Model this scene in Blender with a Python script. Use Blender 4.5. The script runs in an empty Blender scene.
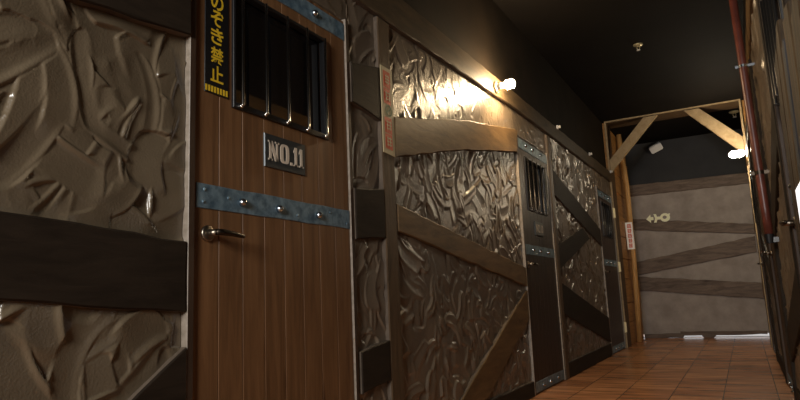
import bpy, bmesh, math, random
import numpy as np
from mathutils import Vector, Matrix

random.seed(7)
rng = np.random.default_rng(11)
C = bpy.context.scene.collection
SC = bpy.context.scene

# ------------------------------------------------------------------ materials
def new_mat(name):
    m = bpy.data.materials.new(name); m.use_nodes = True
    nt = m.node_tree
    return m, nt, nt.nodes['Principled BSDF']

def ramp(nt, stops):
    r = nt.nodes.new('ShaderNodeValToRGB')
    els = r.color_ramp.elements
    while len(els) < len(stops): els.new(0.5)
    for e, (p, c) in zip(els, stops):
        e.position = p; e.color = (*c, 1)
    return r

def mapped(nt, scale, rnd=True, rot=(0, 0, 0)):
    tc = nt.nodes.new('ShaderNodeTexCoord')
    mp = nt.nodes.new('ShaderNodeMapping'); mp.inputs['Scale'].default_value = scale
    mp.inputs['Rotation'].default_value = rot
    if rnd:
        oi = nt.nodes.new('ShaderNodeObjectInfo')
        ml = nt.nodes.new('ShaderNodeMath'); ml.operation = 'MULTIPLY'; ml.inputs[1].default_value = 37.0
        nt.links.new(oi.outputs['Random'], ml.inputs[0])
        ad = nt.nodes.new('ShaderNodeVectorMath'); ad.operation = 'ADD'
        nt.links.new(tc.outputs['Object'], ad.inputs[0]); nt.links.new(ml.outputs[0], ad.inputs[1])
        nt.links.new(ad.outputs[0], mp.inputs['Vector'])
    else:
        nt.links.new(tc.outputs['Object'], mp.inputs['Vector'])
    return mp

def wood(name, dark, light, scale, rough=0.5, bump=0.25, spec=0.22, knots=0.0, rot=(0, 0, 0)):
    """grain stretched along the axis whose scale is small"""
    m, nt, b = new_mat(name)
    mp = mapped(nt, scale, rot=rot)
    n = nt.nodes.new('ShaderNodeTexNoise'); n.inputs['Scale'].default_value = 1.0
    n.inputs['Detail'].default_value = 6; n.inputs['Roughness'].default_value = 0.65
    n.inputs['Distortion'].default_value = 0.6
    nt.links.new(mp.outputs[0], n.inputs['Vector'])
    r = ramp(nt, [(0.30, dark), (0.72, light)])
    nt.links.new(n.outputs['Fac'], r.inputs[0])
    out = r.outputs[0]
    if knots:
        v = nt.nodes.new('ShaderNodeTexVoronoi'); v.inputs['Scale'].default_value = 0.55
        mp2 = mapped(nt, tuple(s * 0.55 + 2.0 for s in scale))
        nt.links.new(mp2.outputs[0], v.inputs['Vector'])
        rr = ramp(nt, [(0.05, (0.25, 0.2, 0.18)), (0.16, (1, 1, 1))])
        nt.links.new(v.outputs['Distance'], rr.inputs[0])
        mx = nt.nodes.new('ShaderNodeMix'); mx.data_type = 'RGBA'; mx.blend_type = 'MULTIPLY'
        mx.inputs[0].default_value = knots
        nt.links.new(out, mx.inputs[6]); nt.links.new(rr.outputs[0], mx.inputs[7])
        out = mx.outputs[2]
    nt.links.new(out, b.inputs['Base Color'])
    b.inputs['Roughness'].default_value = rough
    b.inputs['Specular IOR Level'].default_value = spec
    bp = nt.nodes.new('ShaderNodeBump'); bp.inputs['Strength'].default_value = bump; bp.inputs['Distance'].default_value = 0.004
    nt.links.new(n.outputs['Fac'], bp.inputs['Height']); nt.links.new(bp.outputs[0], b.inputs['Normal'])
    return m

def mottled(name, c1, c2, scale=6, rough=0.5, bump=0.2, metal=0.0, spec=0.5, dist=0.003, detail=6):
    m, nt, b = new_mat(name)
    mp = mapped(nt, (scale,) * 3)
    n = nt.nodes.new('ShaderNodeTexNoise'); n.inputs['Scale'].default_value = 1.0
    n.inputs['Detail'].default_value = detail; n.inputs['Roughness'].default_value = 0.6
    nt.links.new(mp.outputs[0], n.inputs['Vector'])
    r = ramp(nt, [(0.32, c1), (0.68, c2)])
    nt.links.new(n.outputs['Fac'], r.inputs[0]); nt.links.new(r.outputs[0], b.inputs['Base Color'])
    b.inputs['Roughness'].default_value = rough; b.inputs['Metallic'].default_value = metal
    b.inputs['Specular IOR Level'].default_value = spec
    if bump:
        bp = nt.nodes.new('ShaderNodeBump'); bp.inputs['Strength'].default_value = bump; bp.inputs['Distance'].default_value = dist
        nt.links.new(n.outputs['Fac'], bp.inputs['Height']); nt.links.new(bp.outputs[0], b.inputs['Normal'])
    return m

def plain(name, c, rough=0.5, metal=0.0, spec=0.5):
    m, nt, b = new_mat(name)
    b.inputs['Base Color'].default_value = (*c, 1); b.inputs['Roughness'].default_value = rough
    b.inputs['Metallic'].default_value = metal; b.inputs['Specular IOR Level'].default_value = spec
    return m

def glow(name, c, s):
    m, nt, b = new_mat(name)
    b.inputs['Base Color'].default_value = (*c, 1)
    b.inputs['Emission Color'].default_value = (*c, 1); b.inputs['Emission Strength'].default_value = s
    return m

def plaster_mat(name, c1, c2, rough):
    m, nt, b = new_mat(name)
    mp = mapped(nt, (5, 5, 5))
    n = nt.nodes.new('ShaderNodeTexNoise'); n.inputs['Scale'].default_value = 1; n.inputs['Detail'].default_value = 5
    nt.links.new(mp.outputs[0], n.inputs['Vector'])
    r = ramp(nt, [(0.3, c1), (0.7, c2)])
    nt.links.new(n.outputs['Fac'], r.inputs[0]); nt.links.new(r.outputs[0], b.inputs['Base Color'])
    mp2 = mapped(nt, (170, 170, 170))
    n2 = nt.nodes.new('ShaderNodeTexNoise'); n2.inputs['Scale'].default_value = 1; n2.inputs['Detail'].default_value = 3
    nt.links.new(mp2.outputs[0], n2.inputs['Vector'])
    bp = nt.nodes.new('ShaderNodeBump'); bp.inputs['Strength'].default_value = 0.45; bp.inputs['Distance'].default_value = 0.0018
    nt.links.new(n2.outputs['Fac'], bp.inputs['Height']); nt.links.new(bp.outputs[0], b.inputs['Normal'])
    b.inputs['Roughness'].default_value = rough; b.inputs['Specular IOR Level'].default_value = 0.75
    return m

def floor_mat():
    m, nt, b = new_mat('floor_tile')
    tc = nt.nodes.new('ShaderNodeTexCoord')
    br = nt.nodes.new('ShaderNodeTexBrick')
    br.offset = 0.0; br.squash = 1.0
    br.inputs['Scale'].default_value = 1.0
    br.inputs['Brick Width'].default_value = 0.33; br.inputs['Row Height'].default_value = 0.33
    br.inputs['Mortar Size'].default_value = 0.004; br.inputs['Mortar Smooth'].default_value = 0.3
    br.inputs['Bias'].default_value = 0.0
    br.inputs['Color1'].default_value = (0.40, 0.185, 0.085, 1); br.inputs['Color2'].default_value = (0.62, 0.315, 0.15, 1)
    br.inputs['Mortar'].default_value = (0.05, 0.022, 0.012, 1)
    mpb = nt.nodes.new('ShaderNodeMapping'); mpb.inputs['Location'].default_value = (0.22, 0.05, 0)
    nt.links.new(tc.outputs['Object'], mpb.inputs['Vector']); nt.links.new(mpb.outputs[0], br.inputs['Vector'])
    mp = nt.nodes.new('ShaderNodeMapping'); mp.inputs['Scale'].default_value = (2.5, 14, 1)
    nt.links.new(tc.outputs['Object'], mp.inputs['Vector'])
    n = nt.nodes.new('ShaderNodeTexNoise'); n.inputs['Scale'].default_value = 1; n.inputs['Detail'].default_value = 5
    nt.links.new(mp.outputs[0], n.inputs['Vector'])
    r = ramp(nt, [(0.3, (0.5, 0.45, 0.42)), (0.7, (1.25, 1.15, 1.1))])
    nt.links.new(n.outputs['Fac'], r.inputs[0])
    mx = nt.nodes.new('ShaderNodeMix'); mx.data_type = 'RGBA'; mx.blend_type = 'MULTIPLY'; mx.inputs[0].default_value = 1
    nt.links.new(br.outputs['Color'], mx.inputs[6]); nt.links.new(r.outputs[0], mx.inputs[7])
    nt.links.new(mx.outputs[2], b.inputs['Base Color'])
    b.inputs['Roughness'].default_value = 0.27
    bp = nt.nodes.new('ShaderNodeBump'); bp.inputs['Strength'].default_value = 0.3; bp.inputs['Distance'].default_value = 0.002
    iv = nt.nodes.new('ShaderNodeMath'); iv.operation = 'SUBTRACT'; iv.inputs[0].default_value = 1
    nt.links.new(br.outputs['Fac'], iv.inputs[1])
    ad = nt.nodes.new('ShaderNodeMath'); ad.operation = 'MULTIPLY_ADD'; ad.inputs[1].default_value = 0.25
    nt.links.new(n.outputs['Fac'], ad.inputs[0]); nt.links.new(iv.outputs[0], ad.inputs[2])
    nt.links.new(ad.outputs[0], bp.inputs['Height']); nt.links.new(bp.outputs[0], b.inputs['Normal'])
    return m

M = {}
M['plaster_near'] = plaster_mat('plaster_brown', (0.095, 0.071, 0.044), (0.150, 0.115, 0.073), 0.27)
M['plaster'] = plaster_mat('plaster_umber', (0.098, 0.072, 0.048), (0.165, 0.125, 0.086), 0.34)
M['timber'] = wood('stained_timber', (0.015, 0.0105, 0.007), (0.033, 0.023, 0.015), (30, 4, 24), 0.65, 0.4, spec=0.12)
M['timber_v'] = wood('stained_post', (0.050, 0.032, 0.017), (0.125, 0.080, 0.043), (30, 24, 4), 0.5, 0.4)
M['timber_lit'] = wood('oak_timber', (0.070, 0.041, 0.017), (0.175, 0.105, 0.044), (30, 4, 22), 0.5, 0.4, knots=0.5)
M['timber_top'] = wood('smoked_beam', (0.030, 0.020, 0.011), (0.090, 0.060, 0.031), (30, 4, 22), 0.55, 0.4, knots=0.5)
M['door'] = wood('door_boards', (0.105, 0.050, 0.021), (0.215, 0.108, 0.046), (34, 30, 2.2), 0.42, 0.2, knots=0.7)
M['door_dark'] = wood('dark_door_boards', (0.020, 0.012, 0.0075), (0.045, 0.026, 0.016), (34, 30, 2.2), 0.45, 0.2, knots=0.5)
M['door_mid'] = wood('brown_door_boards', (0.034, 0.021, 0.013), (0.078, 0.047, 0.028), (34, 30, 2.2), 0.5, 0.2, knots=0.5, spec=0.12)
M['stile'] = mottled('brushed_edge', (0.20, 0.165, 0.125), (0.32, 0.27, 0.22), 40, 0.5, 0.1, 0.0)
M['stile_face'] = wood('dark_stile', (0.03, 0.018, 0.011), (0.07, 0.042, 0.026), (30, 24, 3), 0.5, 0.3)
M['iron'] = mottled('blued_iron', (0.05, 0.095, 0.135), (0.20, 0.30, 0.36), 26, 0.45, 0.3, 0.3)
M['bolt'] = plain('steel_bolt', (0.5, 0.55, 0.6), 0.22, 1.0)
M['chrome'] = plain('steel_bar', (0.55, 0.52, 0.48), 0.2, 1.0)
M['dark_bar'] = plain('blackened_bar', (0.06, 0.055, 0.05), 0.35, 0.8)
M['black'] = plain('black_paint', (0.008, 0.008, 0.009), 0.35)
M['glass'] = plain('dark_glass', (0.006, 0.006, 0.007), 0.03, 0.0, 0.9)
M['glass'].node_tree.nodes['Principled BSDF'].inputs['IOR'].default_value = 1.9
M['nickel'] = plain('worn_nickel', (0.28, 0.24, 0.19), 0.35, 1.0)
M['dark_nickel'] = plain('dark_nickel', (0.05, 0.04, 0.03), 0.4, 1.0)
M['plate'] = plain('slate_plate', (0.022, 0.026, 0.028), 0.4)
M['plate_edge'] = plain('plate_edge', (0.32, 0.36, 0.38), 0.4, 0.5)
M['cream'] = plain('cream_paint', (0.62, 0.53, 0.42), 0.6)
M['yellow'] = plain('yellow_print', (0.72, 0.47, 0.02), 0.5)
M['poster'] = plain('poster_paper', (0.50, 0.42, 0.24), 0.6)
M['red'] = plain('red_print', (0.55, 0.09, 0.035), 0.6)
M['green'] = plain('green_print', (0.06, 0.12, 0.05), 0.6)
M['white'] = plain('white_plastic', (0.75, 0.74, 0.72), 0.45)
M['paper'] = plain('white_card', (0.85, 0.84, 0.82), 0.6)
M['pale_red'] = plain('faded_red_print', (0.62, 0.20, 0.16), 0.6)
M['glowmark'] = plain('phosphor_sticker', (0.95, 0.95, 0.68), 0.5)
M['ceiling'] = mottled('ceiling_paint', (0.0055, 0.0045, 0.004), (0.0085, 0.007, 0.006), 2, 0.8, 0.1, spec=0.08)
M['upper_wall'] = mottled('upper_wall_paint', (0.009, 0.0065, 0.0045), (0.018, 0.0125, 0.008), 3, 0.8, 0.1, spec=0.1)
M['end_upper'] = mottled('end_wall_paint', (0.033, 0.034, 0.037), (0.045, 0.046, 0.050), 2, 0.8, 0.1, spec=0.15)
M['concrete'] = mottled('mortar_grey', (0.255, 0.222, 0.200), (0.375, 0.330, 0.300), 5, 0.8, 0.35, dist=0.006, detail=9)
M['end_timber'] = wood('weathered_timber', (0.075, 0.052, 0.040), (0.20, 0.148, 0.115), (4, 30, 24), 0.55, 0.4, knots=0.6)
M['orange_wood'] = wood('amber_wood', (0.24, 0.11, 0.03), (0.48, 0.25, 0.085), (30, 3, 26), 0.5, 0.4, knots=0.5)
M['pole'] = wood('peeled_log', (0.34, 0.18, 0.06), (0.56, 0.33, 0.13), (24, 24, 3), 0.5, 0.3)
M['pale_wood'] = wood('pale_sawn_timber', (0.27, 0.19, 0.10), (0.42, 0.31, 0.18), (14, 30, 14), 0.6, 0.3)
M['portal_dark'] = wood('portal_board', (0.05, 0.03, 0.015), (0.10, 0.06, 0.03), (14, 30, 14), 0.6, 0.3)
M['pipe'] = mottled('oxide_pipe', (0.085, 0.022, 0.014), (0.15, 0.04, 0.026), 12, 0.38, 0.1)
M['brass'] = plain('pale_brass', (0.66, 0.58, 0.36), 0.35, 0.6)
M['hinge'] = plain('cream_hinge', (0.80, 0.70, 0.42), 0.45, 0.1)
M['floor'] = floor_mat()
M['rough_a'] = wood('rough_brown_plank', (0.010, 0.006, 0.0035), (0.085, 0.050, 0.022), (34, 34, 4), 0.7, 1.0)
M['rough_b'] = wood('rough_tan_plank', (0.012, 0.0075, 0.004), (0.13, 0.080, 0.036), (34, 34, 4), 0.7, 1.0)
M['rough_grey'] = wood('rough_grey_plank', (0.014, 0.015, 0.018), (0.075, 0.08, 0.09), (34, 34, 4), 0.7, 1.0)
M['sawn'] = wood('sawn_edge', (0.06, 0.045, 0.033), (0.16, 0.122, 0.09), (20, 9, 9), 0.6, 0.3)
M['bulb'] = glow('lit_bulb', (1.0, 0.73, 0.42), 1000.0)
M['bulb_end'] = glow('lit_bulb_far', (1.0, 0.84, 0.60), 250.0)
M['bulb_off'] = plain('opal_glass', (0.85, 0.80, 0.70), 0.25)
M['panel_glow'] = glow('white_panel_glow', (1.0, 0.99, 0.97), 1.3)
M['sill'] = plain('white_sill', (0.7, 0.7, 0.7), 0.6)

# ------------------------------------------------------------------ helpers
def link(name, bm, m, parent=None, smooth=False):
    bmesh.ops.recalc_face_normals(bm, faces=bm.faces)
    me = bpy.data.meshes.new(name); bm.to_mesh(me); bm.free()
    ms = m if isinstance(m, (list, tuple)) else [m]
    for x in ms: me.materials.append(M[x])
    if smooth:
        for p in me.polygons: p.use_smooth = True
    o = bpy.data.objects.new(name, me); C.objects.link(o)
    if parent is not None:
        o.parent = parent
        o.matrix_parent_inverse = Matrix.Translation(-Vector(parent.location))
    return o

def tag(o, label, cat, group=None, kind=None):
    o['label'] = label; o['category'] = cat
    if group: o['group'] = group
    if kind: o['kind'] = kind
    return o

def thing(name, loc, label, cat, group=None, kind=None):
    o = bpy.data.objects.new(name, None); C.objects.link(o)
    o.location = loc; o.empty_display_size = 0.05
    return tag(o, label, cat, group, kind)

def box(bm, x0, x1, y0, y1, z0, z1, mi=0):
    vs = [bm.verts.new((x, y, z)) for x in (x0, x1) for y in (y0, y1) for z in (z0, z1)]
    for f in ((0, 1, 3, 2), (4, 6, 7, 5), (0, 4, 5, 1), (2, 3, 7, 6), (0, 2, 6, 4), (1, 5, 7, 3)):
        bm.faces.new([vs[i] for i in f]).material_index = mi

# planes: (a, b) along the wall and up, d out of the wall into the corridor
def L(a, b, d): return (-1.495 + d, a, b)        # left wall, a = distance along the corridor
def Rw(a, b, d): return (0.235 - d, a, b)        # right wall
def En(a, b, d): return (a, 10.55 - d, b)        # end wall, a = x
def Po(a, b, d): return (a, 8.80 - d, b)         # portal front

def outline(poly, jit=0.0, step=0.09):
    out = []
    n = len(poly)
    for i in range(n):
        p, q = Vector(poly[i]), Vector(poly[(i + 1) % n])
        k = max(1, int((q - p).length / step)) if jit else 1
        nrm = Vector((-(q - p).y, (q - p).x)).normalized()
        for j in range(k):
            t = j / k
            v = p.lerp(q, t)
            if j: v = v + nrm * random.uniform(-jit, jit)
            out.append(v)
    return out

def slab(bm, P, poly, d0, d1, jit=0.0, ch=0.004, mi=0):
    """a board: outline on a wall plane, from depth d0 to d1, with a worn chamfer on its front edge"""
    o = outline(poly, jit)
    c = sum((Vector(v) for v in o), Vector((0, 0))) / len(o)
    def inset(v):
        r = (Vector(v) - c); l = r.length
        return Vector(v) - r * min(0.3, ch / max(l, 1e-4)) if ch else Vector(v)
    # inset towards polygon edges using neighbours
    n = len(o); ins = []
    area = sum(o[i].x * o[(i + 1) % n].y - o[(i + 1) % n].x * o[i].y for i in range(n))
    s = 1 if area > 0 else -1
    for i in range(n):
        a, b, d = o[i - 1], o[i], o[(i + 1) % n]
        e1 = (b - a).normalized(); e2 = (d - b).normalized()
        nn = Vector((-(e1.y + e2.y), e1.x + e2.x)) * s
        nn = nn.normalized() if nn.length > 1e-6 else Vector((0, 0))
        ins.append(b + nn * ch)
    back = [bm.verts.new(P(v.x, v.y, d0)) for v in o]
    side = [bm.verts.new(P(v.x, v.y, d1 - ch)) for v in o]
    front = [bm.verts.new(P(v.x, v.y, d1)) for v in ins]
    bm.faces.new(back).material_index = mi; bm.faces.new(front).material_index = mi
    for i in range(n):
        j = (i + 1) % n
        bm.faces.new((back[i], back[j], side[j], side[i])).material_index = mi
        bm.faces.new((side[i], side[j], front[j], front[i])).material_index = mi

def flat(bm, P, poly, d, th=0.0015, mi=0):
    a = [bm.verts.new(P(x, y, d - th)) for x, y in poly]; b = [bm.verts.new(P(x, y, d)) for x, y in poly]
    n = len(poly)
    bm.faces.new(a).material_index = mi; bm.faces.new(b).material_index = mi
    for i in range(n):
        bm.faces.new((a[i], a[(i + 1) % n], b[(i + 1) % n], b[i])).material_index = mi

def tube(bm, pts, radii, seg=14, cap=True):
    pts = [Vector(p) for p in pts]
    rings = []
    up = None
    for i, p in enumerate(pts):
        d = (pts[min(i + 1, len(pts) - 1)] - pts[max(i - 1, 0)]).normalized()
        if up is None:
            up = Vector((0, 0, 1)) if abs(d.z) < 0.9 else Vector((1, 0, 0))
        u = (up - d * up.dot(d)).normalized(); v = d.cross(u); up = u
        r = radii[i] if isinstance(radii, (list, tuple)) else radii
        rings.append([bm.verts.new(p + (u * math.cos(2 * math.pi * k / seg) + v * math.sin(2 * math.pi * k / seg)) * r) for k in range(seg)])
    for a, b in zip(rings, rings[1:]):
        for k in range(seg):
            bm.faces.new((a[k], a[(k + 1) % seg], b[(k + 1) % seg], b[k]))
    if cap:
        bm.faces.new(rings[0]); bm.faces.new(rings[-1])

def dome(bm, p, axis, r, h, seg=12, base=True):
    """low round bolt head standing on p"""
    ax = Vector(axis)
    tube(bm, [Vector(p) + ax * h * t for t in (0, 0.35, 0.7, 0.92, 1.0)], [r, r * 0.96, r * 0.76, r * 0.42, r * 0.08], seg)

def board(name, P, poly, d0, d1, m, label, cat='board', jit=0.004, ch=0.005, group=None):
    bm = bmesh.new(); slab(bm, P, poly, d0, d1, jit, ch)
    o = link(name, bm, [m, 'sawn'] if P is L else m)
    if P is L:
        for p in o.data.polygons:                                    # raw sawn edges, not the stained face
            if abs(p.normal.x) < 0.3: p.material_index = 1
    return tag(o, label, cat, group)

# ------------------------------------------------------------------ trowelled plaster
def trowel(w, h, res, n, lmin, lmax, wmin, wmax, ang, amp, seed):
    r = np.random.default_rng(seed)
    nx, nz = max(3, int(w / res) + 1), max(3, int(h / res) + 1)
    X, Z = np.meshgrid(np.linspace(0, w, nx), np.linspace(0, h, nz), indexing='ij')
    H = np.zeros((nx, nz))
    for _ in range(n):
        cx, cz = r.uniform(-0.05, w + 0.05), r.uniform(-0.05, h + 0.05)
        ln, wd = r.uniform(lmin, lmax), r.uniform(wmin, wmax)
        th = math.radians(r.uniform(*ang)) if r.random() < 0.85 else r.uniform(0, math.pi)
        rad = (ln + wd)
        i0, i1 = np.searchsorted(X[:, 0], [cx - rad, cx + rad]); j0, j1 = np.searchsorted(Z[0], [cz - rad, cz + rad])
        if i1 - i0 < 2 or j1 - j0 < 2: continue
        x = X[i0:i1, j0:j1] - cx; z = Z[i0:i1, j0:j1] - cz
        s = x * math.cos(th) + z * math.sin(th); t = -x * math.sin(th) + z * math.cos(th)
        t = t + r.uniform(-1.0, 1.0) * (s * s) / ln * 0.9           # curved sweep
        s = s / (ln / 2); t = t / (wd / 2)
        side = r.choice([-1, 1])
        tt = t * side                                               # +1 is the crisp side of the stroke
        sp = r.uniform(0.004, 0.010) / (wd / 2)
        taper = np.clip(1.0 - 0.45 * (s + 1) / 2 * r.uniform(0, 1), 0.3, 1)
        e1 = np.clip((taper - tt) / sp, 0, 1); e2 = np.clip((taper + tt) / (r.uniform(0.25, 0.9) if r.random() < 0.5 else sp * 1.5), 0, 1)
        es = r.uniform(0.006, 0.014) / (ln / 2)
        e3 = np.clip((1 - s - 0.35 * tt * tt) / es, 0, 1) * np.clip((1 + s - 0.2 * tt * tt) / r.uniform(0.2, 0.6), 0, 1)
        edge = e1 * e2 * e3; edge = edge * edge * (3 - 2 * edge)
        prof = r.uniform(-0.45, 0.55) - 0.65 * tt * r.uniform(0.2, 1) + r.uniform(-0.5, 0.5) * s + 0.3 * tt * tt
        lip = np.exp(-((tt - taper + sp * 1.2) / (sp * 1.3)) ** 2) * r.uniform(0.1, 0.9) * np.clip(1.3 - np.abs(s), 0, 1)
        H[i0:i1, j0:j1] = H[i0:i1, j0:j1] * (1 - edge) + (prof + lip) * edge
    H = H + 0.012 * r.normal(size=H.shape)
    H = np.clip(H, -1.4, 1.6)
    return H * amp

def plaster_panel(name, P, a0, a1, b0, b1, parent, m, res, n, lens, wids, ang, amp, seed, base=0.013, fade=0.0):
    H = trowel(a1 - a0, b1 - b0, res, n, *lens, *wids, ang, amp, seed)
    nx, nz = H.shape
    if fade:                                                         # relief eased near the top to soften the lamp's harsh shading
        zz = np.clip((np.linspace(b0, b1, nz) - 1.45) / 0.5, 0, 1); H = H * (1 - fade * zz * zz * (3 - 2 * zz))[None, :]
    A = np.linspace(a0, a1, nx); B = np.linspace(b0, b1, nz)
    k = 1 if P(0, 0, 1)[0] > P(0, 0, 0)[0] else -1
    x0 = P(0, 0, 0)[0]
    co = np.empty((nx, nz, 3)); co[..., 0] = x0 + k * (base + H); co[..., 1] = A[:, None]; co[..., 2] = B[None, :]
    idx = np.arange(nx * nz).reshape(nx, nz)
    quads = np.stack([idx[:-1, :-1], idx[1:, :-1], idx[1:, 1:], idx[:-1, 1:]], -1).reshape(-1, 4)
    bd = np.concatenate([idx[:, 0], idx[-1, 1:], idx[-2::-1, -1], idx[0, -2:0:-1]])
    bk = co.reshape(-1, 3)[bd].copy(); bk[:, 0] = x0 - k * 0.02      # skirt so that the coat has thickness
    n0 = nx * nz; nb = len(bd); e = np.arange(nb)
    sk = np.stack([bd, n0 + e, n0 + (e + 1) % nb, np.roll(bd, -1)], -1)
    if k < 0: quads, sk = quads[:, ::-1], sk[:, ::-1]
    me = bpy.data.meshes.new(name)
    me.from_pydata(np.concatenate([co.reshape(-1, 3), bk]).tolist(), [], np.concatenate([quads, sk]).tolist())
    me.materials.append(M[m])
    me.polygons.foreach_set('use_smooth', [True] * len(me.polygons)); me.update()
    o = bpy.data.objects.new(name, me); C.objects.link(o); o.parent = parent
    return o

# ------------------------------------------------------------------ setting
Y0, Y1, ZC = -2.2, 10.70, 3.10
bm = bmesh.new(); box(bm, -1.75, 0.45, Y0, 11.6, -0.10, 0.0)
tag(link('floor', bm, 'floor'), 'glossy orange-brown tiled corridor floor', 'floor', kind='structure')
bm = bmesh.new(); box(bm, -1.75, 0.45, Y0, Y1, ZC, ZC + 0.1)
tag(link('ceiling', bm, 'ceiling'), 'black painted ceiling of the corridor', 'ceiling', kind='structure')

bm = bmesh.new(); box(bm, -1.70, -1.515, Y0, Y1, 0.0, ZC)
WL = tag(link('wall_left', bm, 'upper_wall'), 'long left wall of trowelled plaster panels, dark above the beam', 'wall', kind='structure')
bm = bmesh.new(); box(bm, 0.255, 0.40, Y0, Y1, 0.0, ZC)
WR = tag(link('wall_right', bm, 'upper_wall'), 'right corridor wall seen at a grazing angle', 'wall', kind='structure')

NEAR = ((0.18, 0.42), (0.07, 0.17))
MID = ((0.12, 0.30), (0.055, 0.12))
plaster_panel('plaster_panel', L, 0.20, 1.335, 0.0, 1.70, WL, 'plaster_near', 0.0026, 330, *NEAR, (15, 165), 0.0112, 5)
plaster_panel('plaster_panel', L, 0.20, 1.335, 1.70, 2.30, WL, 'plaster_near', 0.006, 160, *NEAR, (15, 165), 0.0095, 15)
plaster_panel('plaster_panel', L, 1.335, 2.28, 2.035, 2.30, WL, 'plaster', 0.008, 90, *NEAR, (50, 150), 0.008, 4)
plaster_panel('plaster_panel', L, 2.28, 2.54, 0.0, 2.30, WL, 'plaster', 0.004, 90, *MID, (30, 150), 0.011, 5)
plaster_panel('plaster_panel', L, 2.64, 4.665, 0.0, 2.30, WL, 'plaster', 0.0055, 620, *MID, (10, 170), 0.0118, 6, fade=0.65)
plaster_panel('plaster_panel', L, 4.665, 5.62, 2.035, 2.30, WL, 'plaster', 0.008, 120, *MID, (10, 170), 0.0100, 8, fade=0.5)
plaster_panel('plaster_panel', L, 5.62, 7.75, 0.0, 2.30, WL, 'plaster', 0.0075, 620, *MID, (10, 170), 0.0145, 9)
plaster_panel('plaster_panel', L, 7.75, 8.78, 2.035, 2.30, WL, 'plaster', 0.013, 120, *MID, (55, 130), 0.0125, 10)
for k, (a0, a1) in enumerate(((0.6, 1.98), (3.03, 4.62), (5.68, 7.24), (8.22, 8.8))):
    plaster_panel('plaster_panel', Rw, a0, a1, 0.0, 2.35, WR, 'plaster', 0.010, 300, *MID, (20, 160), 0.0095, 20 + k, base=0.028)

# stacked boards lining the far end of both walls, past the portal
bm = bmesh.new()
z = 0.0; k = 0
for hgt in (0.31, 0.27, 0.33, 0.29, 0.32, 0.30, 0.34, 0.28, 0.31, 0.345):
    slab(bm, L, [(8.86, z + 0.002), (10.53, z + 0.002), (10.53, z + hgt - 0.003), (8.86, z + hgt - 0.003)], -0.018, 0.012 + 0.007 * (k % 3), 0.003, 0.008)
    z += hgt; k += 1
link('plank_cladding', bm, 'orange_wood', WL)
bm = bmesh.new()
z = 0.0; k = 0
for hgt in (0.31, 0.27, 0.33, 0.29, 0.32, 0.30, 0.34, 0.28, 0.31, 0.345):
    slab(bm, Rw, [(8.86, z + 0.002), (10.53, z + 0.002), (10.53, z + hgt - 0.003), (8.86, z + hgt - 0.003)], -0.018, 0.010 + 0.006 * (k % 3), 0.003, 0.008)
    z += hgt; k += 1
link('plank_cladding', bm, 'orange_wood', WR)

# unseen wall behind, added with an assumed window to let daylight in
bm = bmesh.new()
box(bm, -1.515, -0.79, Y0 - 0.1, Y0, 0.0, ZC); box(bm, 0.13, 0.255, Y0 - 0.1, Y0, 0.0, ZC)
box(bm, -0.79, 0.13, Y0 - 0.1, Y0, 0.0, 1.39); box(bm, -0.79, 0.13, Y0 - 0.1, Y0, 2.51, ZC)
tag(link('wall_back_added', bm, 'upper_wall'), 'added dark wall behind with an assumed window letting in daylight', 'wall', kind='structure')
bm = bmesh.new()
for x0, x1, z0, z1 in ((-0.79, -0.76, 1.39, 2.51), (0.10, 0.13, 1.39, 2.51), (-0.76, 0.10, 1.39, 1.42), (-0.76, 0.10, 2.48, 2.51)):
    box(bm, x0, x1, Y0 - 0.08, Y0 - 0.02, z0, z1)
tag(link('window_assumed_1', bm, 'timber'), 'assumed window frame in the added wall behind', 'window', kind='structure')

# end wall: grey mortar partition over a gap at the floor
bm = bmesh.new(); box(bm, -1.515, 0.255, 10.55, 10.68, 0.058, 2.34)
WE = tag(link('wall_end', bm, 'concrete'), 'grey mortar wall closing the corridor, crossed by boards', 'wall', kind='structure')
bm = bmesh.new(); box(bm, -1.515, 0.255, 10.56, 10.68, 2.342, ZC)
link('upper_panel', bm, 'end_upper', WE)
bm = bmesh.new(); box(bm, -1.515, 0.255, 10.69, 11.59, 0.0005, 0.006)
tag(link('trim_1', bm, 'sill'), 'white sill seen through the gap under the end wall', 'trim', kind='structure')

# ------------------------------------------------------------------ left wall timbers
TH = 0.040
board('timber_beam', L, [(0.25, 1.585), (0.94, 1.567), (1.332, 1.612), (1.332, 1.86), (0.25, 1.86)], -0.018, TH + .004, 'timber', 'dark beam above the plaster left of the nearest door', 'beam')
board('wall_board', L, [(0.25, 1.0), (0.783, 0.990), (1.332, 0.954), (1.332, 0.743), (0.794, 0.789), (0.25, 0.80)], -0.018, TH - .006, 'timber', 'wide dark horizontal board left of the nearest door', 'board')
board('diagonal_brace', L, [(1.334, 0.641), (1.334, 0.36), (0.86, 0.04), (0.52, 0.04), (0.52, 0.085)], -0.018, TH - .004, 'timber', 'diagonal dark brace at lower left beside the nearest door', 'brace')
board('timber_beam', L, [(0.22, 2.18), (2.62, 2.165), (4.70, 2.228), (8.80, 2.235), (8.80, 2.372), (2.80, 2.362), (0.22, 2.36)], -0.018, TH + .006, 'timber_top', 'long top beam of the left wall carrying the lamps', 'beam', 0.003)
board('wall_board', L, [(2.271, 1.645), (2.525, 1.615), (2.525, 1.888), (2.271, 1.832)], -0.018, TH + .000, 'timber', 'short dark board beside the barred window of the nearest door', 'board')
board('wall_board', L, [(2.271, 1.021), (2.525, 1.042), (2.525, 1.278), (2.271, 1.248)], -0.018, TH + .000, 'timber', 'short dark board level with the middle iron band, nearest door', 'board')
board('wall_board', L, [(2.281, 0.368), (2.525, 0.392), (2.525, 0.572), (2.281, 0.540)], -0.018, TH + .000, 'timber', 'short dark slanted board low between nearest door and post', 'board')
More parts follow.
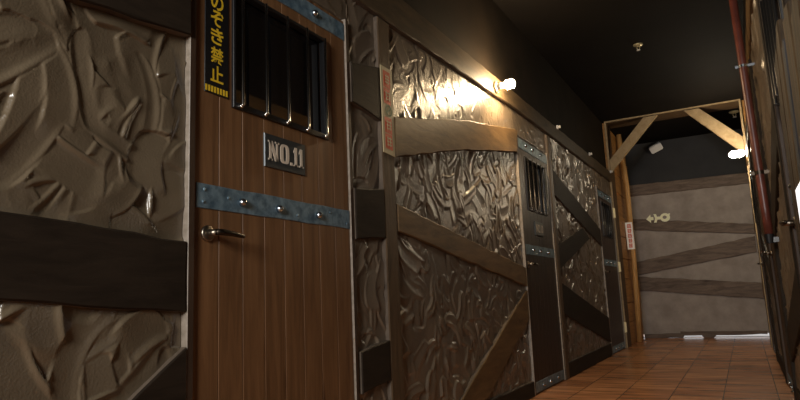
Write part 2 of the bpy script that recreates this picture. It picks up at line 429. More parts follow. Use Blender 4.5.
board('timber_post', L, [(2.53, 0.005), (2.645, 0.005), (2.645, 2.16), (2.53, 2.16)], -0.018, TH - .002, 'timber_v', 'upright brown post carrying the red and cream notice', 'post', 0.002)
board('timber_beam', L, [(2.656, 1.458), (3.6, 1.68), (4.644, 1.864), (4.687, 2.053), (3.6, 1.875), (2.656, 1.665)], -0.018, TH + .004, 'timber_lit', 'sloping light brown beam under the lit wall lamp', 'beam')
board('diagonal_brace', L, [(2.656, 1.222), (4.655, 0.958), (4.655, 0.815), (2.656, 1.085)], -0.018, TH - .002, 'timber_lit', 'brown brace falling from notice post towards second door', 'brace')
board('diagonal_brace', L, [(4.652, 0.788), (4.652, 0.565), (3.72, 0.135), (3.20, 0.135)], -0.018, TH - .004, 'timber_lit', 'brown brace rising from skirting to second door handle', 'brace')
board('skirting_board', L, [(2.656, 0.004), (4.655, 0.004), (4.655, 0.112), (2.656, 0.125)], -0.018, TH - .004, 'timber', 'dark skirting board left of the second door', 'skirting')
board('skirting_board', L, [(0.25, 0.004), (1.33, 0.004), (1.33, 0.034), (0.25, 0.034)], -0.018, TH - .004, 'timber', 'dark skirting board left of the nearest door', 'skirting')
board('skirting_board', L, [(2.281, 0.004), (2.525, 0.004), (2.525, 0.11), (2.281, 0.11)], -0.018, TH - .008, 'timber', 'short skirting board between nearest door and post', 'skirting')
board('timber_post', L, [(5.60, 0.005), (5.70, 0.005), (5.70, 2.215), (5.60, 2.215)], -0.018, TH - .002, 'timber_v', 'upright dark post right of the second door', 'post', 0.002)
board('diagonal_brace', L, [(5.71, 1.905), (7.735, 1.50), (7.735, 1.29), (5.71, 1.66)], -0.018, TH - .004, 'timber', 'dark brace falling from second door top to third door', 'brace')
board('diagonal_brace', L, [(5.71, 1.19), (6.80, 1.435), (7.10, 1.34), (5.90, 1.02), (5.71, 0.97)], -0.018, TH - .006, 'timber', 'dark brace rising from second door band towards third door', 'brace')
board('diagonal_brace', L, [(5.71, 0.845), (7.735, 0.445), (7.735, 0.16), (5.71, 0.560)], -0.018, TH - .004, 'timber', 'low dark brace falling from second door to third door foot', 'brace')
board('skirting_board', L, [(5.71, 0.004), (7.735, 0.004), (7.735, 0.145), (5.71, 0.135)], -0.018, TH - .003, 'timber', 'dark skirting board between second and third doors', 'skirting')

# ------------------------------------------------------------------ doors
def boards_with_window(bm, P, a0, a1, z1, win, d0, d1, pitch=0.105):
    n = max(2, round((a1 - a0) / pitch)); w = (a1 - a0) / n
    for i in range(n):
        l, r = a0 + i * w, a0 + (i + 1) * w
        cuts = sorted({l, r, *[c for c in (win[0], win[1]) if l < c < r]})
        for p, q in zip(cuts, cuts[1:]):
            inside = p >= win[0] - 1e-6 and q <= win[1] + 1e-6
            for b0, b1 in ([(0.006, win[2]), (win[3], z1)] if inside else [(0.006, z1)]):
                cl = 0.0035 if abs(p - l) < 1e-6 else 0; cr = 0.0035 if abs(q - r) < 1e-6 else 0
                prof = [(p, d0), (p, d1 - cl), (p + cl * 0.7, d1), (q - cr * 0.7, d1), (q, d1 - cr), (q, d0)]
                lo = [bm.verts.new(P(a, b0, d)) for a, d in prof]; hi = [bm.verts.new(P(a, b1, d)) for a, d in prof]
                bm.faces.new(lo); bm.faces.new(hi)
                for k in range(6):
                    bm.faces.new((lo[k], lo[(k + 1) % 6], hi[(k + 1) % 6], hi[k]))

def iron_band(P, parent, a0, a1, b0, b1, d, bolts, sgn, small=()):
    bm = bmesh.new(); slab(bm, P, [(a0, b0), (a1, b0), (a1, b1), (a0, b1)], d - 0.002, d + 0.004, 0.0018, 0.0015)
    o = link('iron_band', bm, 'iron', parent)
    mid = (b0 + b1) / 2
    for a in bolts:
        bm = bmesh.new(); dome(bm, P(a, mid + random.uniform(-.004, .004), d + 0.004), (sgn, 0, 0), 0.0145, 0.020)
        link('bolt', bm, 'bolt', o, True)
    for a, b in small:
        bm = bmesh.new(); dome(bm, P(a, b, d + 0.004), (sgn, 0, 0), 0.006, 0.004, 8)
        link('rivet', bm, 'iron', o, True)
    return o

def make_door(name, label, P, a0, a1, mat, sgn, bar='chrome', z1=2.02, d1=0.022, handle_near=True, proud=0.033, detail=True, hinges=False, stiles=True):
    base = P(a0, 0, 0)
    D = thing(name, (base[0], (a0 + a1) / 2, 0), label, 'door', kind='structure')
    win = (a0 + 0.168, a0 + 0.728, 1.428, 1.876) if handle_near else (a1 - 0.715, a1 - 0.155, 1.425, 1.872)
    bm = bmesh.new(); boards_with_window(bm, P, a0, a1, z1, win, -0.018, d1); link('door_leaf', bm, mat, D)
    # stiles either side
    if stiles:
        for s0, s1, w in ((a0 - 0.026, a0 - 0.001, proud), (a1 + 0.001, a1 + 0.026, proud - 0.002)):
            bm = bmesh.new()
            slab(bm, P, [(s0, 0.005), (s1, 0.005), (s1, z1 + 0.012), (s0, z1 + 0.012)], -0.018, w, 0, 0.002)
            bm.faces.ensure_lookup_table()
            o = link('door_stile', bm, ['stile_face', 'stile' if P is L else 'stile_face'], D)
            for p in o.data.polygons:                                # the edge that faces back down the corridor is bare metal
                if p.normal.y < -0.6: p.material_index = 1
    # window
    wf = bmesh.new(); t = 0.022
    w0, w1, h0, h1 = win
    slab(wf, P, [(w0, h0), (w1, h0), (w1, h0 + t), (w0, h0 + t)], 0.002, d1 + 0.010, 0, 0.002)
    slab(wf, P, [(w0, h1 - t * .6), (w1, h1 - t * .6), (w1, h1), (w0, h1)], 0.002, d1 + 0.010, 0, 0.002)
    slab(wf, P, [(w0, h0 + t), (w0 + t * .6, h0 + t), (w0 + t * .6, h1 - t * .6), (w0, h1 - t * .6)], 0.002, d1 + 0.010, 0, 0.002)
    slab(wf, P, [(w1 - t * .6, h0 + t), (w1, h0 + t), (w1, h1 - t * .6), (w1 - t * .6, h1 - t * .6)], 0.002, d1 + 0.010, 0, 0.002)
    wfo = link('window_frame', wf, 'black', D)
    bm = bmesh.new(); slab(bm, P, [(w0 + .012, h0 + t), (w1 - .012, h0 + t), (w1 - .012, h1 - .012), (w0 + .012, h1 - .012)], -0.012, -0.004, 0, 0.0005)
    link('window_pane', bm, 'glass', wfo)
    for i in range(5):
        a = w0 + 0.034 + i * (w1 - w0 - 0.06) / 4
        bm = bmesh.new(); tube(bm, [P(a, h0 + 0.010, d1 + 0.020), P(a, h0 + 0.016, d1 + 0.021), P(a, h1 - 0.008, d1 + 0.021)], [0.0075, 0.0055, 0.0055], 12)
        dome(bm, P(a, h0 + 0.010, d1 + 0.010), (sgn, 0, 0), 0.008, 0.012, 10)
        link('window_bar', bm, bar, wfo, True)
    # iron bands
    q = (a1 - a0)
    f = [0.24, 0.46, 0.735]
    small = [(a0 + q * t2, 1.105 + o2) for t2, o2 in ((0.05, .02), (0.045, -.02), (0.17, .004), (0.585, -.018), (0.83, .016), (0.97, -.02))] if detail else ()
    iron_band(P, D, a0 + 0.012, a1 - 0.004, 1.064, 1.144, d1, [a0 + q * t2 for t2 in f], sgn, small)
    iron_band(P, D, a0 + 0.012, a1 - 0.004, 1.926, 2.006, d1, [a0 + q * t2 for t2 in f], sgn)
    iron_band(P, D, a0 + 0.012, a1 - 0.004, 0.016, 0.092, d1, [a0 + q * t2 for t2 in f], sgn)
    # lever handle
    hs = 1 if handle_near else -1
    ah = (a0 + 0.060) if handle_near else (a1 - 0.05)
    bm = bmesh.new()
    tube(bm, [P(ah, 0.985, d1), P(ah, 0.985, d1 + 0.006), P(ah, 0.985, d1 + 0.009)], [0.026, 0.026, 0.021], 20)
    tube(bm, [P(ah, 0.985, d1 + 0.008), P(ah, 0.985, d1 + 0.044)], [0.0125, 0.0105], 14)
    h = link('door_handle', bm, 'nickel', D, True)
    bm = bmesh.new()
    tube(bm, [P(ah - hs * 0.008, 0.985, d1 + 0.047), P(ah + hs * 0.02, 0.986, d1 + 0.050), P(ah + hs * 0.07, 0.984, d1 + 0.049), P(ah + hs * 0.115, 0.980, d1 + 0.046), P(ah + hs * 0.122, 0.979, d1 + 0.044)],
         [0.010, 0.0105, 0.0085, 0.0075, 0.004], 14)
    link('lever', bm, 'dark_nickel', h, True)
    if hinges:
        for zz in (0.27, 1.067, 1.80):
            bm = bmesh.new()
            box(bm, -1.492, -1.440, 8.772, 8.797, zz - 0.065, zz + 0.065)
            tube(bm, [(-1.466, 8.768, zz - 0.07), (-1.466, 8.768, zz + 0.07)], 0.010, 12)
            link('hinge', bm, 'hinge', D)
    return D, win

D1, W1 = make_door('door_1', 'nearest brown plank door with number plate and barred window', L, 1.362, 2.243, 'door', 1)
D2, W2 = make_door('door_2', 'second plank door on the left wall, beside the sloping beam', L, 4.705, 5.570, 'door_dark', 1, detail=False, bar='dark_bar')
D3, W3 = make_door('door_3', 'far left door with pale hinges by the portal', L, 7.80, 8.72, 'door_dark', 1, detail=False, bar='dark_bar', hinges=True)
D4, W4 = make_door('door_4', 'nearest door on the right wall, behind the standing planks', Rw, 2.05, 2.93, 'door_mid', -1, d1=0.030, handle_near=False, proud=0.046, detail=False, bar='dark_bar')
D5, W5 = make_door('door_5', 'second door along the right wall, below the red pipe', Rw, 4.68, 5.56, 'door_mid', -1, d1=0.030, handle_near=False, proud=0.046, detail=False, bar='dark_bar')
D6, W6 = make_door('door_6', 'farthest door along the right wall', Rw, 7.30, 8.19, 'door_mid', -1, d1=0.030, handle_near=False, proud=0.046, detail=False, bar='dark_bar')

# ------------------------------------------------------------------ right wall timbers
RT = 0.050
for a0, a1, lab in ((1.985, 2.022, 'narrow post on right wall before the nearest right door'), (2.96, 3.03, 'brown post on right wall after the nearest right door'), (4.54, 4.65, 'brown post on right wall before the second right door'),
                    (5.588, 5.70, 'dark post on right wall after the second right door'), (7.16, 7.272, 'dark post on right wall before the farthest right door'), (8.26, 8.76, 'gold-lit broad post behind the far lamp')):
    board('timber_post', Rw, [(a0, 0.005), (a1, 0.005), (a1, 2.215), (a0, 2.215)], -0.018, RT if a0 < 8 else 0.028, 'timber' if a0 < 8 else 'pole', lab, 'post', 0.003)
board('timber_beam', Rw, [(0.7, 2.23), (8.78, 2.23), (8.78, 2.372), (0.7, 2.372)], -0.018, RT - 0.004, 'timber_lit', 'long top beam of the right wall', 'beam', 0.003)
board('diagonal_brace', Rw, [(3.04, 1.56), (4.53, 1.20), (4.53, 1.02), (3.04, 1.37)], -0.018, RT - 0.006, 'timber', 'sloping brace on right wall before the red pipe', 'brace')
board('diagonal_brace', Rw, [(3.04, 0.83), (4.53, 0.48), (4.53, 0.28), (3.04, 0.63)], -0.018, RT - 0.006, 'timber', 'low sloping brace on right wall below the red pipe', 'brace')
board('diagonal_brace', Rw, [(5.71, 0.86), (7.15, 1.25), (7.15, 1.05), (5.71, 0.66)], -0.018, RT - 0.006, 'timber', 'rising brace between the two farther right doors', 'brace')
for a0, a1, lab in ((3.10, 4.53, 'skirting board on right wall below the red pipe'), (5.71, 7.15, 'skirting board between the two farther right doors')):
    board('skirting_board', Rw, [(a0, 0.004), (a1, 0.004), (a1, 0.13), (a0, 0.13)], -0.018, RT - 0.006, 'timber', lab, 'skirting')

for a0, a1, zt, mm, lab in ((2.02, 2.155, 1.415, 'rough_a', 'brown plank standing against right wall, farthest of the row'), (1.885, 2.005, 1.44, 'rough_b', 'tan plank standing against right wall behind the white panel'),
                            (1.765, 1.86, 1.36, 'rough_grey', 'blue-grey plank standing against right wall'), (1.58, 1.745, 1.385, 'rough_b', 'broad tan plank at the right frame edge'), (1.38, 1.56, 1.33, 'rough_a', 'brown plank nearest the camera on right wall')):
    bm = bmesh.new(); dz = random.uniform(-.02, .02); mid = (a0 + a1) / 2
    poly = [(a0, 0.003), (a1, 0.003), (a1 - .006, zt + dz), (mid + .02, zt - dz * .5), (mid, zt + .012), (a0 + .008, zt - dz)]
    slab(bm, lambda a, b, d: (0.150 + 0.012 * (b - 1) - d, a, b), poly, -0.024, 0.0, 0.004, 0.004)
    tag(link('standing_plank', bm, mm), lab, 'plank', 'planks standing against the right wall')
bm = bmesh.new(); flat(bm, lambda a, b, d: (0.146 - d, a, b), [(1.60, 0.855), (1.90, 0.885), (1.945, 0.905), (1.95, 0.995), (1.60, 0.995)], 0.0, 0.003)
tag(link('white_panel', bm, 'panel_glow'), 'small white panel with added glow on the standing planks at the right frame edge', 'light panel')  # white panel given emission of its own so it shows pure white

# ------------------------------------------------------------------ end wall boards
for poly, lab in (([(-1.50, 2.43), (0.235, 2.416), (0.235, 2.25), (-1.50, 2.246)], 'top board of the end wall'),
                  ([(-1.47, 1.885), (0.215, 1.64), (0.215, 1.491), (-1.47, 1.705)], 'second board of end wall, beside the pale arrow sticker'),
                  ([(-1.47, 1.191), (0.207, 1.462), (0.205, 1.227), (-1.47, 0.984)], 'rising board across the middle of the end wall'),
                  ([(-1.47, 0.959), (0.228, 0.775), (0.228, 0.545), (-1.47, 0.742)], 'lowest sloping board of the end wall'),
                  ([(-0.95, 0.098), (0.20, 0.088), (0.20, 0.044), (-0.46, 0.034), (-0.50, 0.001), (-0.63, 0.001), (-0.66, 0.036), (-0.90, 0.034), (-0.92, 0.001), (-1.47, 0.001), (-1.47, 0.06), (-0.95, 0.07)], 'worn strip along the foot of the end wall')):
    board('wall_board', En, poly, 0.001, 0.030, 'end_timber', lab, 'board', 0.006, 0.006)

# ------------------------------------------------------------------ portal frame of pale timber
PF = thing('portal_frame', (-0.63, 8.80, 0), 'pale timber portal with two corner braces before the end wall', 'portal')
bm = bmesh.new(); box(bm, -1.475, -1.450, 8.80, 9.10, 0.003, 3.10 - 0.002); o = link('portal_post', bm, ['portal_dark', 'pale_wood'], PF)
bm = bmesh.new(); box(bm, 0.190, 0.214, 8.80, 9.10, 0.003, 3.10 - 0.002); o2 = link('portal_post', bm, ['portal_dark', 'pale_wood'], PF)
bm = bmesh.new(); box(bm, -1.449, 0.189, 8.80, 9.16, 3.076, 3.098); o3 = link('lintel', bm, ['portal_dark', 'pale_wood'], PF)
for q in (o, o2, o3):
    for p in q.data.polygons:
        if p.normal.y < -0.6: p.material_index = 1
bm = bmesh.new(); slab(bm, Po, [(-1.447, 2.36), (-0.777, 3.066), (-0.957, 3.066), (-1.447, 2.543)], -0.045, 0.004, 0, 0.003); link('corner_brace', bm, 'pale_wood', PF)
bm = bmesh.new(); slab(bm, Po, [(0.187, 2.429), (0.187, 2.605), (-0.27, 3.066), (-0.455, 3.066), (0.10, 2.465)], -0.045, 0.004, 0, 0.003); link('corner_brace', bm, 'pale_wood', PF)

# peeled log pole leaning at the left end, with its notice
bm = bmesh.new()
tube(bm, [(-1.430, 9.7, 0.003), (-1.410, 9.7, 0.6), (-1.395, 9.7, 1.2), (-1.390, 9.7, 1.8), (-1.388, 9.7, 2.3), (-1.415, 9.7, 2.75), (-1.430, 9.7, 3.095)], [0.036, 0.037, 0.036, 0.036, 0.037, 0.037, 0.036], 18)
tag(link('log_pole', bm, 'pole', smooth=True), 'peeled log pole in the left corner before the end wall', 'pole')
Ns = thing('pole_notice', (-1.412, 9.664, 1.345), 'white vertical notice with faded red writing on the log pole', 'notice')
PN = lambda a, b, d: (a, 9.6645 - d, b)
bm = bmesh.new(); flat(bm, PN, [(-1.458, 1.345), (-1.355, 1.345), (-1.362, 1.745), (-1.462, 1.745)], 0.003, 0.003); link('notice_sheet', bm, 'paper', Ns)
def strokes(bm, P, ca, cb, w, h, d, seed, th=0.18):
    r = random.Random(seed)
    for k in range(3):
        y = cb - h / 2 + h * (k + 0.5) / 3
        ww = w * r.uniform(0.7, 1.0)
        flat(bm, P, [(ca - ww / 2, y - th * h / 2), (ca + ww / 2, y - th * h / 2), (ca + ww / 2, y + th * h / 2), (ca - ww / 2, y + th * h / 2)], d, 0.0008)
    for k in range(2):
        x = ca - w / 4 + w / 2 * k + r.uniform(-.08, .08) * w
        flat(bm, P, [(x - th * w / 2, cb - h * .48), (x + th * w / 2, cb - h * .48), (x + th * w / 2, cb + h * .48), (x - th * w / 2, cb + h * .48)], d + 0.0004, 0.0008)
bm = bmesh.new()
for k, zc in enumerate((1.690, 1.617, 1.545, 1.473, 1.400)):
    strokes(bm, PN, -1.409, zc, 0.060, 0.064, 0.0045, k, 0.24)
link('lettering', bm, 'pale_red', Ns)

# phosphorescent arrow sticker on the end wall
St = thing('arrow_sticker', (-1.09, 10.55, 1.86), 'pale yellow-green arrow sticker pointing left on the end wall', 'sticker')
PS = lambda a, b, d: (a, 10.5205 - d, b)
bm = bmesh.new()
flat(bm, PS, [(-1.265, 1.857), (-1.195, 1.925), (-1.195, 1.882), (-1.155, 1.882), (-1.155, 1.832), (-1.195, 1.832), (-1.195, 1.79)], 0.002, 0.002)
link('arrow', bm, 'glowmark', St); bm = bmesh.new()
flat(bm, PS, [(-1.15, 1.925), (-1.112, 1.925), (-1.10, 1.882), (-1.058, 1.882), (-1.058, 1.834), (-1.10, 1.834), (-1.115, 1.79), (-1.153, 1.79), (-1.132, 1.858)], 0.002, 0.002)
link('cross_mark', bm, 'glowmark', St)
bm = bmesh.new()
ring = [( -0.985 + 0.074 * math.cos(t), 1.858 + 0.068 * math.sin(t)) for t in [k * math.pi / 12 for k in range(24)]]
inn = [( -0.990 + 0.030 * math.cos(t), 1.862 + 0.026 * math.sin(t)) for t in [k * math.pi / 12 for k in range(24)]]
for k in range(24):
    j = (k + 1) % 24
    flat(bm, PS, [ring[k], ring[j], inn[j], inn[k]], 0.002, 0.002)
flat(bm, PS, [(-0.975, 1.80), (-0.955, 1.80), (-0.905, 1.915), (-0.93, 1.915)], 0.0026, 0.002)
link('round_mark', bm, 'glowmark', St)

# ------------------------------------------------------------------ signs on the nearest door
DF = 0.022                                                           # face of the door leaf
def glyphs(text, size, bold=0.0):
    cu = bpy.data.curves.new('lettering', 'FONT'); cu.body = text; cu.size = size; cu.offset = bold; cu.resolution_u = 3
    o = bpy.data.objects.new('lettering', cu); C.objects.link(o)
    bpy.context.view_layer.update()
    me = bpy.data.meshes.new_from_object(o.evaluated_get(bpy.context.evaluated_depsgraph_get()))
    bpy.data.objects.remove(o)
    return me

Sg = thing('warning_sign', (L(1.444, 0, DF)[0], 1.444, 1.448), 'black strip sign with yellow Japanese writing beside the barred window', 'sign')
bm = bmesh.new(); slab(bm, L, [(1.405, 1.452), (1.513, 1.452), (1.513, 1.985), (1.405, 1.985)], DF, DF + 0.003, 0, 0.0008)
link('sign_board', bm, 'black', Sg)
bm = bmesh.new()
for ch, zc in zip('のぞき禁止', (1.781, 1.722, 1.658, 1.589, 1.524)):
    me = glyphs(ch, 1.0, 0.022)
    vs = np.array([v.co for v in me.vertices])
    if len(vs) == 0: continue
    lo, hi = vs.min(0), vs.max(0)
    sx, sz = 0.058 / (hi[0] - lo[0]), 0.058 / (hi[1] - lo[1])
    sx = min(sx, sz * 1.2); sz = min(sz, sx * 1.2)
    cx, cy = (lo[0] + hi[0]) / 2, (lo[1] + hi[1]) / 2
    nv = [bm.verts.new(L(1.459 + (v[0] - cx) * sx, zc + (v[1] - cy) * sz, DF + 0.0036)) for v in vs]
    for p in me.polygons:
        try: bm.faces.new([nv[i] for i in p.vertices])
        except ValueError: pass
    bpy.data.meshes.remove(me)
link('lettering', bm, 'yellow', Sg)
bm = bmesh.new()
for k in range(8):
    a = 1.4085 + k * 0.0131
    flat(bm, L, [(a, 1.457), (a + 0.0075, 1.457), (a + 0.0075, 1.478), (a, 1.478)], DF + 0.0038, 0.001)
link('stripe_row', bm, 'yellow', Sg)

def serif_letters(bm, P, a0, b0, h, d, th=0.0015):
    """condensed slab-serif NO.11"""
    def poly(pts, w, ox): flat(bm, P, [(a0 + ox + x * w, b0 + y * h) for x, y in pts], d, th)
    def rect(ox, x0, x1, y0, y1): flat(bm, P, [(a0 + ox + x0, b0 + y0 * h), (a0 + ox + x1, b0 + y0 * h), (a0 + ox + x1, b0 + y1 * h), (a0 + ox + x0, b0 + y1 * h)], d, th)
    w = 0.062                                                        # N
    poly([(0.10, 0.0), (0.30, 0.0), (0.30, 1.0), (0.10, 1.0)], w, 0); poly([(0.72, 0.0), (0.88, 0.0), (0.88, 1.0), (0.72, 1.0)], w, 0)
    poly([(0.10, 1.0), (0.40, 1.0), (0.88, 0.0), (0.62, 0.0)], w, 0)
    poly([(0.0, 0.0), (0.40, 0.0), (0.40, 0.09), (0.0, 0.09)], w, 0); poly([(0.0, 0.91), (0.3, 0.91), (0.3, 1.0), (0.0, 1.0)], w, 0); poly([(0.62, 0.91), (1.0, 0.91), (1.0, 1.0), (0.62, 1.0)], w, 0)
    w = 0.052; ox = 0.068                                            # O
    o = [(0.5 + 0.5 * math.copysign(abs(math.cos(t)) ** 0.55, math.cos(t)), 0.5 + 0.5 * math.copysign(abs(math.sin(t)) ** 0.55, math.sin(t))) for t in [k * math.pi / 14 for k in range(28)]]
    i = [(0.5 + 0.16 * math.copysign(abs(math.cos(t)) ** 0.55, math.cos(t)), 0.5 + 0.38 * math.copysign(abs(math.sin(t)) ** 0.55, math.sin(t))) for t in [k * math.pi / 14 for k in range(28)]]
    for k in range(28):
        j = (k + 1) % 28; poly([o[k], o[j], i[j], i[k]], w, ox)
    rect(0.126, 0, 0.014, 0.0, 0.16)                                 # full stop
    for ox in (0.147, 0.180):                                        # two ones
        rect(ox, 0.007, 0.021, 0.0, 1.0); rect(ox, 0.0, 0.028, 0.0, 0.09); poly([(0.0, 0.80), (0.5, 1.0), (0.5, 0.84), (0.0, 0.70)], 0.016, ox)

Np = thing('number_plate', (L(1.79, 0, DF)[0], 1.794, 1.245), 'dark NO.11 plate in cream letters on the nearest door', 'number plate')
bm = bmesh.new(); slab(bm, L, [(1.692, 1.250), (1.930, 1.250), (1.930, 1.374), (1.692, 1.374)], DF, DF + 0.006, 0, 0.001)
o = link('plate', bm, ['plate', 'plate_edge'], Np)
for p in o.data.polygons:
    if p.normal.y < -0.8: p.material_index = 1
bm = bmesh.new(); serif_letters(bm, L, 1.709, 1.276, 0.074, DF + 0.0078); link('lettering', bm, 'cream', Np)

Np2 = thing('number_plate', (L(5.13, 0, DF)[0], 5.13, 1.235), 'small dark number plate under the second door window', 'number plate')
bm = bmesh.new(); slab(bm, L, [(5.015, 1.235), (5.253, 1.235), (5.253, 1.35), (5.015, 1.35)], DF, DF + 0.010, 0, 0.001)
link('plate', bm, 'plate', Np2)
bm = bmesh.new()
me = glyphs('NO.10', 1.0, 0.02); vs = np.array([v.co for v in me.vertices]); lo, hi = vs.min(0), vs.max(0)
nv = [bm.verts.new(L(5.035 + (v[0] - lo[0]) / (hi[0] - lo[0]) * 0.198, 1.258 + (v[1] - lo[1]) / (hi[1] - lo[1]) * 0.072, DF + 0.0112)) for v in vs]
for p in me.polygons:
    try: bm.faces.new([nv[i] for i in p.vertices])
    except ValueError: pass
link('lettering', bm, 'cream', Np2)

# notice on the post
Pt = thing('post_notice', (L(2.59, 0, 0.042)[0], 2.59, 1.46), 'tall cream notice with red writing and green mark on post', 'notice')
bm = bmesh.new(); flat(bm, L, [(2.534, 1.462), (2.648, 1.455), (2.648, 1.905), (2.534, 1.905)], 0.0415, 0.004); link('notice_sheet', bm, 'poster', Pt)
for (z0, z1, s) in ((1.80, 1.885, 1), (1.715, 1.795, 2), (1.565, 1.645, 3), (1.485, 1.560, 4)):
    r = random.Random(s)
    bm = bmesh.new(); flat(bm, L, [(2.556, z0), (2.624, z0 - 0.003), (2.624 - r.uniform(0, .010), z1), (2.556, z1)], 0.0425, 0.0008)
    link('red_block', bm, 'red', Pt)
bm = bmesh.new()
for k, zc in enumerate((1.843, 1.755, 1.605, 1.522)):
    strokes(bm, L, 2.592, zc, 0.05, 0.05, 0.0435, k + 9, 0.10)
link('lettering', bm, 'poster', Pt)
bm = bmesh.new()
for k in range(20):
    t, u = k * math.pi / 10, (k + 1) * math.pi / 10
    flat(bm, L, [(2.60 + .030 * math.cos(t), 1.683 + .030 * math.sin(t)), (2.60 + .030 * math.cos(u), 1.683 + .030 * math.sin(u)), (2.60 + .022 * math.cos(u), 1.683 + .022 * math.sin(u)), (2.60 + .022 * math.cos(t), 1.683 + .022 * math.sin(t))], 0.0427, 0.0008)
flat(bm, L, [(2.575, 1.668), (2.582, 1.662), (2.622, 1.70), (2.616, 1.706)], 0.0429, 0.0008)
link('green_mark', bm, 'green', Pt)

# ------------------------------------------------------------------ lamps
def wall_lamp(x, y, z, sgn, label, mat, length, rad, group=None, stem=0.042):
    T = thing('wall_lamp', (x, y, z), label, 'lamp', group)
    bm = bmesh.new(); tube(bm, [(x, y, z), (x + sgn * .012, y, z), (x + sgn * .018, y, z)], [rad * 1.25, rad * 1.25, rad * .9], 18); link('lamp_base', bm, 'white' if mat == 'bulb_off' else 'brass', T, True)
    bm = bmesh.new(); tube(bm, [(x + sgn * .016, y, z), (x + sgn * stem, y, z)], [rad * .75, rad * .7], 16); link('lamp_socket', bm, 'white', T, True)
    x0 = x + sgn * stem
    prof = [(0, .62), (.08, .85), (.22, 1.0), (.75, 1.0), (.88, .82), (.96, .5), (1.0, .12)]
    bm = bmesh.new(); tube(bm, [(x0 + sgn * length * a, y, z) for a, b in prof], [rad * b for a, b in prof], 18)
    link('bulb', bm, mat, T, True)
    return T
XL = L(0, 0, TH + .006)[0]
wall_lamp(XL, 4.22, 2.275, 1, 'glowing lamp on the left beam above the sloping board', 'bulb', 0.075, 0.034, stem=0.075)
for yy in (5.97, 7.42, 8.74):
    wall_lamp(XL, yy, 2.368, 1, {5.97: 'small unlit white lamp on left beam past second door', 7.42: 'small unlit white lamp midway along the far left beam', 8.74: 'small unlit white lamp on left beam beside the portal'}[yy], 'bulb_off', 0.016, 0.016, stem=0.022)
wall_lamp(0.207, 8.33, 2.305, -1, 'glowing capsule lamp on the right beside the portal', 'bulb_end', 0.16, 0.042)

# ------------------------------------------------------------------ pipe, sprinklers, speaker
Pp = thing('red_pipe', (0.145, 4.3, 1.05), 'dark red pipe running up the right wall to the ceiling', 'pipe')
bm = bmesh.new(); tube(bm, [(0.158, 4.3, 1.04), (0.156, 4.3, 1.2), (0.151, 4.3, 1.5), (0.143, 4.3, 2.1), (0.132, 4.3, 3.098)], 0.0235, 18); link('pipe_run', bm, 'pipe', Pp, True)
for zz, w in ((2.10, .008), (1.42, .011)):
    xc = 0.143 if zz > 2 else 0.152
    bm = bmesh.new(); tube(bm, [(xc, 4.3, zz - w), (xc, 4.3, zz + w)], 0.027, 18); box(bm, xc + .02, 0.228, 4.29, 4.31, zz - w, zz + w); box(bm, xc - .045, xc - .024, 4.294, 4.306, zz - w, zz + w)
    link('pipe_clamp', bm, 'bolt' if zz > 2 else 'dark_nickel', Pp)

bm = bmesh.new(); tube(bm, [(0.158, 4.3, 0.99), (0.158, 4.3, 1.045)], [0.022, 0.028], 16); box(bm, 0.17, 0.232, 4.285, 4.315, 0.995, 1.025); link('pipe_foot', bm, 'black', Pp)
def sprinkler(x, y, label, s=1.0):
    T = thing('ceiling_sprinkler', (x, y, ZC), label, 'sprinkler')
    bm = bmesh.new(); tube(bm, [(x, y, ZC - .0005), (x, y, ZC - .008 * s), (x, y, ZC - .016 * s)], [.040 * s, .038 * s, .018 * s], 20); link('escutcheon', bm, 'brass', T, True)
    bm = bmesh.new()
    for dx in (-.012, .012):
        tube(bm, [(x + dx * .6 * s, y, ZC - .014 * s), (x + dx * s, y, ZC - .03 * s), (x + dx * .3 * s, y, ZC - .048 * s)], .003 * s, 8)
    link('sprinkler_frame', bm, 'brass', T)
    bm = bmesh.new(); tube(bm, [(x, y, ZC - .048 * s), (x, y, ZC - .052 * s)], [.015 * s, .015 * s], 14); link('deflector', bm, 'white', T)
sprinkler(-0.645, 6.16, 'small brass ceiling sprinkler in mid corridor', 1.15)
sprinkler(0.135, 9.42, 'whitish ceiling sprinkler behind the portal by right brace', 1.6)

Sp = thing('wall_speaker', (-1.0, 10.55, 3.0), 'white box speaker on dark bracket high on the end wall', 'speaker')
bm = bmesh.new(); bmesh.ops.create_cube(bm, size=1, matrix=Matrix.Translation((-0.995, 10.42, 2.965)) @ Matrix.Rotation(math.radians(-22), 4, 'Y') @ Matrix.Rotation(math.radians(28), 4, 'X') @ Matrix.Diagonal((0.19, 0.09, 0.115, 1)))
bmesh.ops.bevel(bm, geom=bm.edges[:], offset=0.012, segments=3, affect='EDGES'); link('speaker_body', bm, 'white', Sp)
bm = bmesh.new(); tube(bm, [(-0.995, 10.46, 2.98), (-0.99, 10.50, 3.0), (-0.985, 10.558, 3.01)], 0.014, 10); tube(bm, [(-0.985, 10.546, 3.01), (-0.985, 10.559, 3.01)], 0.05, 14); link('speaker_bracket', bm, 'black', Sp, True)

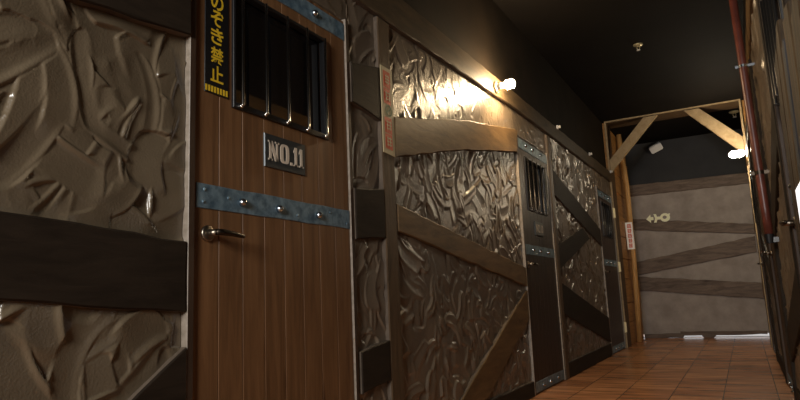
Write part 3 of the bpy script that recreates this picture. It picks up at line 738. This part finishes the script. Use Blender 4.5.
# ------------------------------------------------------------------ light
def point(name, loc, e, col, r=0.05):
    l = bpy.data.lights.new(name, 'POINT'); l.energy = e; l.color = col; l.shadow_soft_size = r
    o = bpy.data.objects.new(name, l); o.location = loc; C.objects.link(o); return o
def area(name, loc, rot, e, col, sx, sy):
    l = bpy.data.lights.new(name, 'AREA'); l.energy = e; l.color = col; l.shape = 'RECTANGLE'; l.size = sx; l.size_y = sy
    o = bpy.data.objects.new(name, l); o.location = loc; o.rotation_euler = rot; C.objects.link(o); return o
area('assumed_window_light', (-0.33, -2.36, 1.95), (math.radians(90), 0, 0), 175, (1.0, 0.96, 0.91), 0.9, 1.1)  # area lamp outside the assumed window behind, standing in for its daylight
W = bpy.data.worlds.new('World'); SC.world = W; W.use_nodes = True
W.node_tree.nodes['Background'].inputs['Color'].default_value = (0.95, 0.93, 0.92, 1)
W.node_tree.nodes['Background'].inputs['Strength'].default_value = 1.0

# ------------------------------------------------------------------ camera
yaw, pitch, roll, F = 0.49763, 0.160193, -0.0435716, 620.37
cy, sy = math.cos(yaw), math.sin(yaw)
f = Vector((-sy * math.cos(pitch), cy * math.cos(pitch), math.sin(pitch)))
r0 = Vector((cy, sy, 0)); u0 = r0.cross(f)
r = r0 * math.cos(roll) + u0 * math.sin(roll); u = -r0 * math.sin(roll) + u0 * math.cos(roll)
cam = bpy.data.cameras.new('camera'); cam.sensor_width = 36; cam.lens = F * 36 / 800; cam.clip_start = 0.02
co = bpy.data.objects.new('camera', cam); C.objects.link(co)
mw = Matrix((( r.x, u.x, -f.x, 0), (r.y, u.y, -f.y, 0), (r.z, u.z, -f.z, 0.75), (0, 0, 0, 1)))
co.matrix_world = mw
GROUPS = {'timber_post': 'upright posts of the corridor walls', 'diagonal_brace': 'diagonal braces on the corridor walls', 'skirting_board': 'skirting boards of the corridor walls', 'timber_beam': 'beams of the corridor walls',
          'wall_board': 'boards nailed across the plaster', 'wall_lamp': 'lamps along the corridor walls', 'ceiling_sprinkler': 'ceiling sprinklers', 'number_plate': 'door number plates'}
for o in SC.objects:
    g = GROUPS.get(o.name.split('.')[0])
    if g and o.parent is None: o['group'] = g
SC.camera = co
SC.view_settings.view_transform = 'Standard'; SC.view_settings.look = 'None'
SC.view_settings.exposure = 0.0; SC.view_settings.gamma = 1.0; SC.view_settings.use_curve_mapping = False
